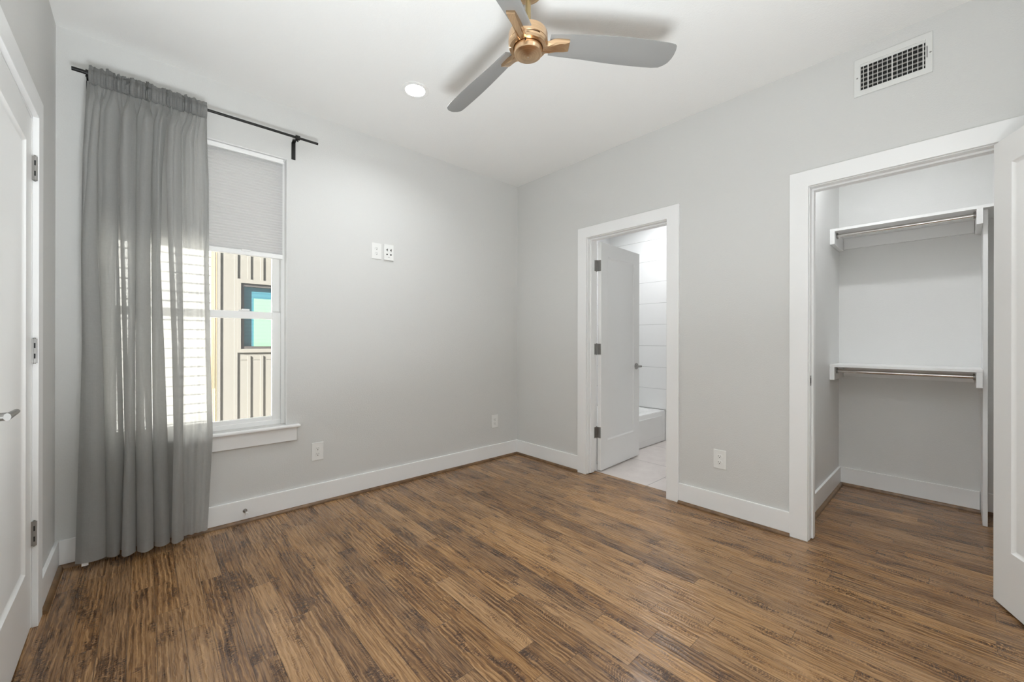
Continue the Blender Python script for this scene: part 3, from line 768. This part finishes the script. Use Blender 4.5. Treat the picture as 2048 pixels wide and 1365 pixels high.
# ------------------------------------------------------------------ outlets
def outlet(loc, rz, label):
    o = thing('wall_outlet', label, 'outlet', loc, rz, 'white duplex wall outlets')
    MB().prism([(-.040, -.0625), (.040, -.0625), (.040, .0625), (-.040, .0625)], 'y', -.0055, 0).build('cover_plate', 'plastic', o, bevel=.0028)
    for dz in (.0195, -.0195):
        poly = []
        for k in range(28):
            a = 2*PI*k/28; x = .0172*math.cos(a); z = max(-.0135, min(.0135, .0172*math.sin(a))); poly.append((x, z+dz))
        r = MB().prism(poly, 'y', -.0072, -.005).build('receptacle', 'plastic', o, bevel=.0006)
        m = MB().box(-.0072, -.0054, -.0078, -.0070, dz-.0012, dz+.0075).box(.0054, .0070, -.0078, -.0070, dz-.0005, dz+.0072)
        m.cyl((0, -.0078, dz-.0078), (0, -.0070, dz-.0078), .0030, 12); m.build('slots', 'slot', r)
    MB().lathe([(0, -.0068), (.0022, -.0066), (.003, -.0053), (0, -.0053)], (0, 0, 0), 12, 'y', False).build('screw', 'plastic', o, auto=50)
    return o
outlet((-1.931, 0, .3685), 0, 'white outlet low on the window wall right below the sill end')
outlet((-1.501, 0, 1.854), 0, 'white outlet high on the window wall, left of the cable plate')
outlet((-.2985, 0, .366), 0, 'white outlet low on the window wall near the room corner')
outlet((0, -1.988, .367), -PI/2, 'white outlet low on the wall between the bathroom and closet doorways')
mp_ = thing('cable_plate', 'white cable and jack plate high on the window wall beside an outlet', 'wall plate', (-1.403, 0, 1.856))
MB().prism([(-.040, -.0625), (.040, -.0625), (.040, .0625), (-.040, .0625)], 'y', -.012, 0).build('cover_plate', 'plastic', mp_, bevel=.003)
for x in (-.016, .016):
    m = MB().lathe([(0, -.014), (.0062, -.014), (.0062, -.011), (0, -.011)], (x, 0, .018), 6, 'y', False)
    m.box(x+.003, x+.006, -.0135, -.0115, .022, .029).box(x+.002, x+.005, -.0135, -.0115, .006, .013); m.build('coax_jack', 'slot', mp_, auto=30)
    MB().lathe([(0, -.0135), (.0062, -.0135), (.0062, -.011), (0, -.011)], (x, 0, -.018), 16, 'y', False).build('round_jack', 'slot', mp_, auto=30)
MB().lathe([(0, -.0130), (.0030, -.0128), (.0035, -.0115), (0, -.0115)], (0, 0, -.040), 12, 'y', False).build('screw', 'nickel', mp_, auto=50)

# door stop on the baseboard
ds = thing('door_stop', 'small metal door stop on the baseboard right of the curtain', 'door stop', (-2.367, -.015, .073))
MB().lathe([(0, 0), (.012, 0), (.012, -.003), (.0045, -.005), (.0045, -.052), (0, -.052)], (0,0,0), 18, 'y', False).build('stem', 'nickel', ds, auto=40)
MB().lathe([(0, -.052), (.0085, -.052), (.0085, -.064), (.007, -.067), (0, -.067)], (0,0,0), 18, 'y', False).build('tip', 'rubber', ds, auto=40)

# ------------------------------------------------------------------ closet
SX = .985; CB = 1.345; YL = -2.402; PY0, PY1 = -3.179, -3.158
pt = thing('closet_partition', 'narrow white upright panel under the closet shelf', 'closet panel', (1.03, -3.168, 0)); org = tuple(pt.location)
MB().box(1.035, CB-.001, PY0, PY1, .004, 1.978).build('side_panel', 'trim', pt, bevel=.0015, origin=org)
def shelf(zt, yr, label, nm='closet_shelf'):
    o = thing(nm, label, 'shelf', ((SX+CB)/2, (YL+yr)/2, zt), group='white closet shelves'); g = tuple(o.location)
    MB().box(SX, CB-.001, yr, YL-.001, zt-.019, zt).build('shelf_board', 'trim', o, bevel=.0015, origin=g)
    for (a, b) in ((YL-.030, YL-.001), (PY1+.0005, PY1+.028)):
        MB().box(SX-.002, CB-.002, a, b, zt-.115, zt-.0195).build('cleat', 'trim', o, bevel=.0015, origin=g)
    MB().box(CB-.019, CB-.001, PY1+.03, YL-.032, zt-.105, zt-.0195).build('back_cleat', 'trim', o, bevel=.0015, origin=g)
    return o
sh1 = shelf(1.999, YB+.002, 'upper white closet shelf with the higher hanging rod')
sh2 = shelf(.981, PY1+.0005, 'lower white closet shelf at waist height')
def crod(z, o):
    x = 1.055; g = tuple(o.location); ya, yb = PY1+.0295, YL-.0315
    r = MB().cyl((x, ya, z), (x, yb, z), .0135, 24).build('hanging_rod', 'chrome', o, origin=g, auto=40); r['label'] = 'chrome hanging rod'
    for y, s_ in ((ya, 1), (yb, -1)):
        MB().cyl((x, y, z), (x, y+s_*.010, z), .020, 20).box(x-.010, x+.010, y, y+s_*.004, z+.01, z+.032).build('rod_socket', 'nickel', r, origin=g, auto=40)
crod(1.955, sh1); crod(.931, sh2)

# ------------------------------------------------------------------ bathtub
tub = thing('bathtub', 'white alcove bathtub behind the open bathroom door', 'bathtub', (.89, -.39, 0)); org = tuple(tub.location)
tx0, tx1, ty0, ty1, th = .142, 1.6385, -.768, -.0115, .352
def rr(x0_, x1_, y0_, y1_, r, z, n=8):
    out = []
    for cx, cy, a0 in ((x1_-r, y1_-r, 0), (x0_+r, y1_-r, 90), (x0_+r, y0_+r, 180), (x1_-r, y0_+r, 270)):
        for k in range(n): a = math.radians(a0 + 90*k/(n-1)); out.append((cx + r*math.cos(a), cy + r*math.sin(a), z))
    return out
rings = [rr(tx0, tx1, ty0, ty1, .004, .004), rr(tx0, tx1, ty0, ty1, .004, th-.012), rr(tx0+.004, tx1-.004, ty0+.004, ty1-.004, .010, th),
         rr(tx0+.10, tx1-.08, ty0+.085, ty1-.06, .14, th), rr(tx0+.115, tx1-.10, ty0+.10, ty1-.075, .14, th-.02), rr(tx0+.20, tx1-.16, ty0+.15, ty1-.13, .12, .09)]
vs = []; fs = []
for r_ in rings: vs += r_
n = len(rings[0])
for i in range(len(rings)-1):
    for k in range(n): fs.append((i*n+k, i*n+(k+1) % n, (i+1)*n+(k+1) % n, (i+1)*n+k))
fs.append(tuple(range(n-1, -1, -1))); fs.append(tuple(range((len(rings)-1)*n, len(rings)*n)))
MB().add(vs, fs).build('tub_shell', 'porcelain', tub, origin=org, auto=35)
m = MB().box(tx0+.10, tx1-.085, ty0-.006, ty0, .07, th-.05); m.build('apron_panel', 'porcelain', tub, bevel=.005, origin=org)

# ------------------------------------------------------------------ outside: the houses across the side yard
NY = 8.0
nb = thing('neighbor_house', 'grey board-and-batten house wall seen through the window', 'house', (0, NY, -3)); org = tuple(nb.location)
wxa, wxb, wza, wzb = -1.207, .30, .960, 2.476
m = MB().box(-1.65, wxa, NY, NY+.2, -3, 6).box(wxb, 4, NY, NY+.2, -3, 6).box(wxa, wxb, NY, NY+.2, -3, wza).box(wxa, wxb, NY, NY+.2, wzb, 6)
m.build('siding_panel', 'siding', nb, origin=org)
bt = .024
xs = [-1.650, -1.333] + [-1.079 + .2555*k for k in range(0, 20)]
for i, x in enumerate(xs):
    m = MB(); wdt = .062 if i else .060
    if x > -1.25 and x < wxb+.03: m.box(x, x+wdt, NY-bt, NY, -3, .80).box(x, x+wdt, NY-bt, NY, 2.569, 6)
    else: m.box(x, x+wdt, NY-bt, NY, -3, 6)
    m.build('batten', 'siding', nb, origin=org)
m = MB().box(wxa-.07, wxb+.07, NY-.030, NY, wzb, 2.569).box(wxa-.07, wxa, NY-.030, NY, wza-.085, wzb).box(wxb, wxb+.07, NY-.030, NY, wza-.085, wzb).box(wxa, wxb, NY-.034, NY, wza-.085, wza)
m.build('window_trim', 'siding', nb, origin=org)
MB().box(-1.27, 4, NY-.006, NY, .705, .718).build('panel_joint', 'siding', nb, origin=org)
fr = MB().box(wxa, wxa+.062, NY+.0, NY+.10, wza, wzb).box(wxb-.06, wxb, NY+.0, NY+.10, wza, wzb).box(wxa+.062, wxb-.06, NY, NY+.10, wzb-.075, wzb).box(wxa+.062, wxb-.06, NY, NY+.10, wza, wza+.062).build('window_frame', 'darkframe', nb, origin=org)
MB().box(wxa+.062, wxb-.06, NY+.07, NY+.08, wza+.062, wzb-.075).build('pane', 'tealpane', fr, origin=org)
MB().box(-.938, wxb-.06, NY+.055, NY+.068, wza+.062, 2.139).build('shade', 'greenshade', fr, origin=org)  # flat panel standing in for a green reflection on the glass
m = MB()
for k, (a, b, d) in enumerate(((-1.756, -1.726, .020), (-1.718, -1.694, .034), (-1.684, -1.656, .026))): m.box(a, b, NY-d, NY+.02, -3, 6)
m.build('corner_board', 'cornerboard', nb, origin=org)

wh = thing('white_house', 'white lap-sided house wall glimpsed through the curtain', 'house', (-3.5, NY, -3)); org = tuple(wh.location)
m = MB()
for k in range(46):
    z = -3 + k*.2; m.prism([(NY+.10, z), (NY+.02, z), (NY+.045, z+.2), (NY+.10, z+.2)], 'x', -9, -1.757)
m.build('lap_siding', 'whitesiding', wh, origin=org)
gd = MB().box(-30, 30, .5, 40, -3.2, -3.0).build('ground', 'ground'); struct(gd, 'concrete side yard below the window', 'ground')
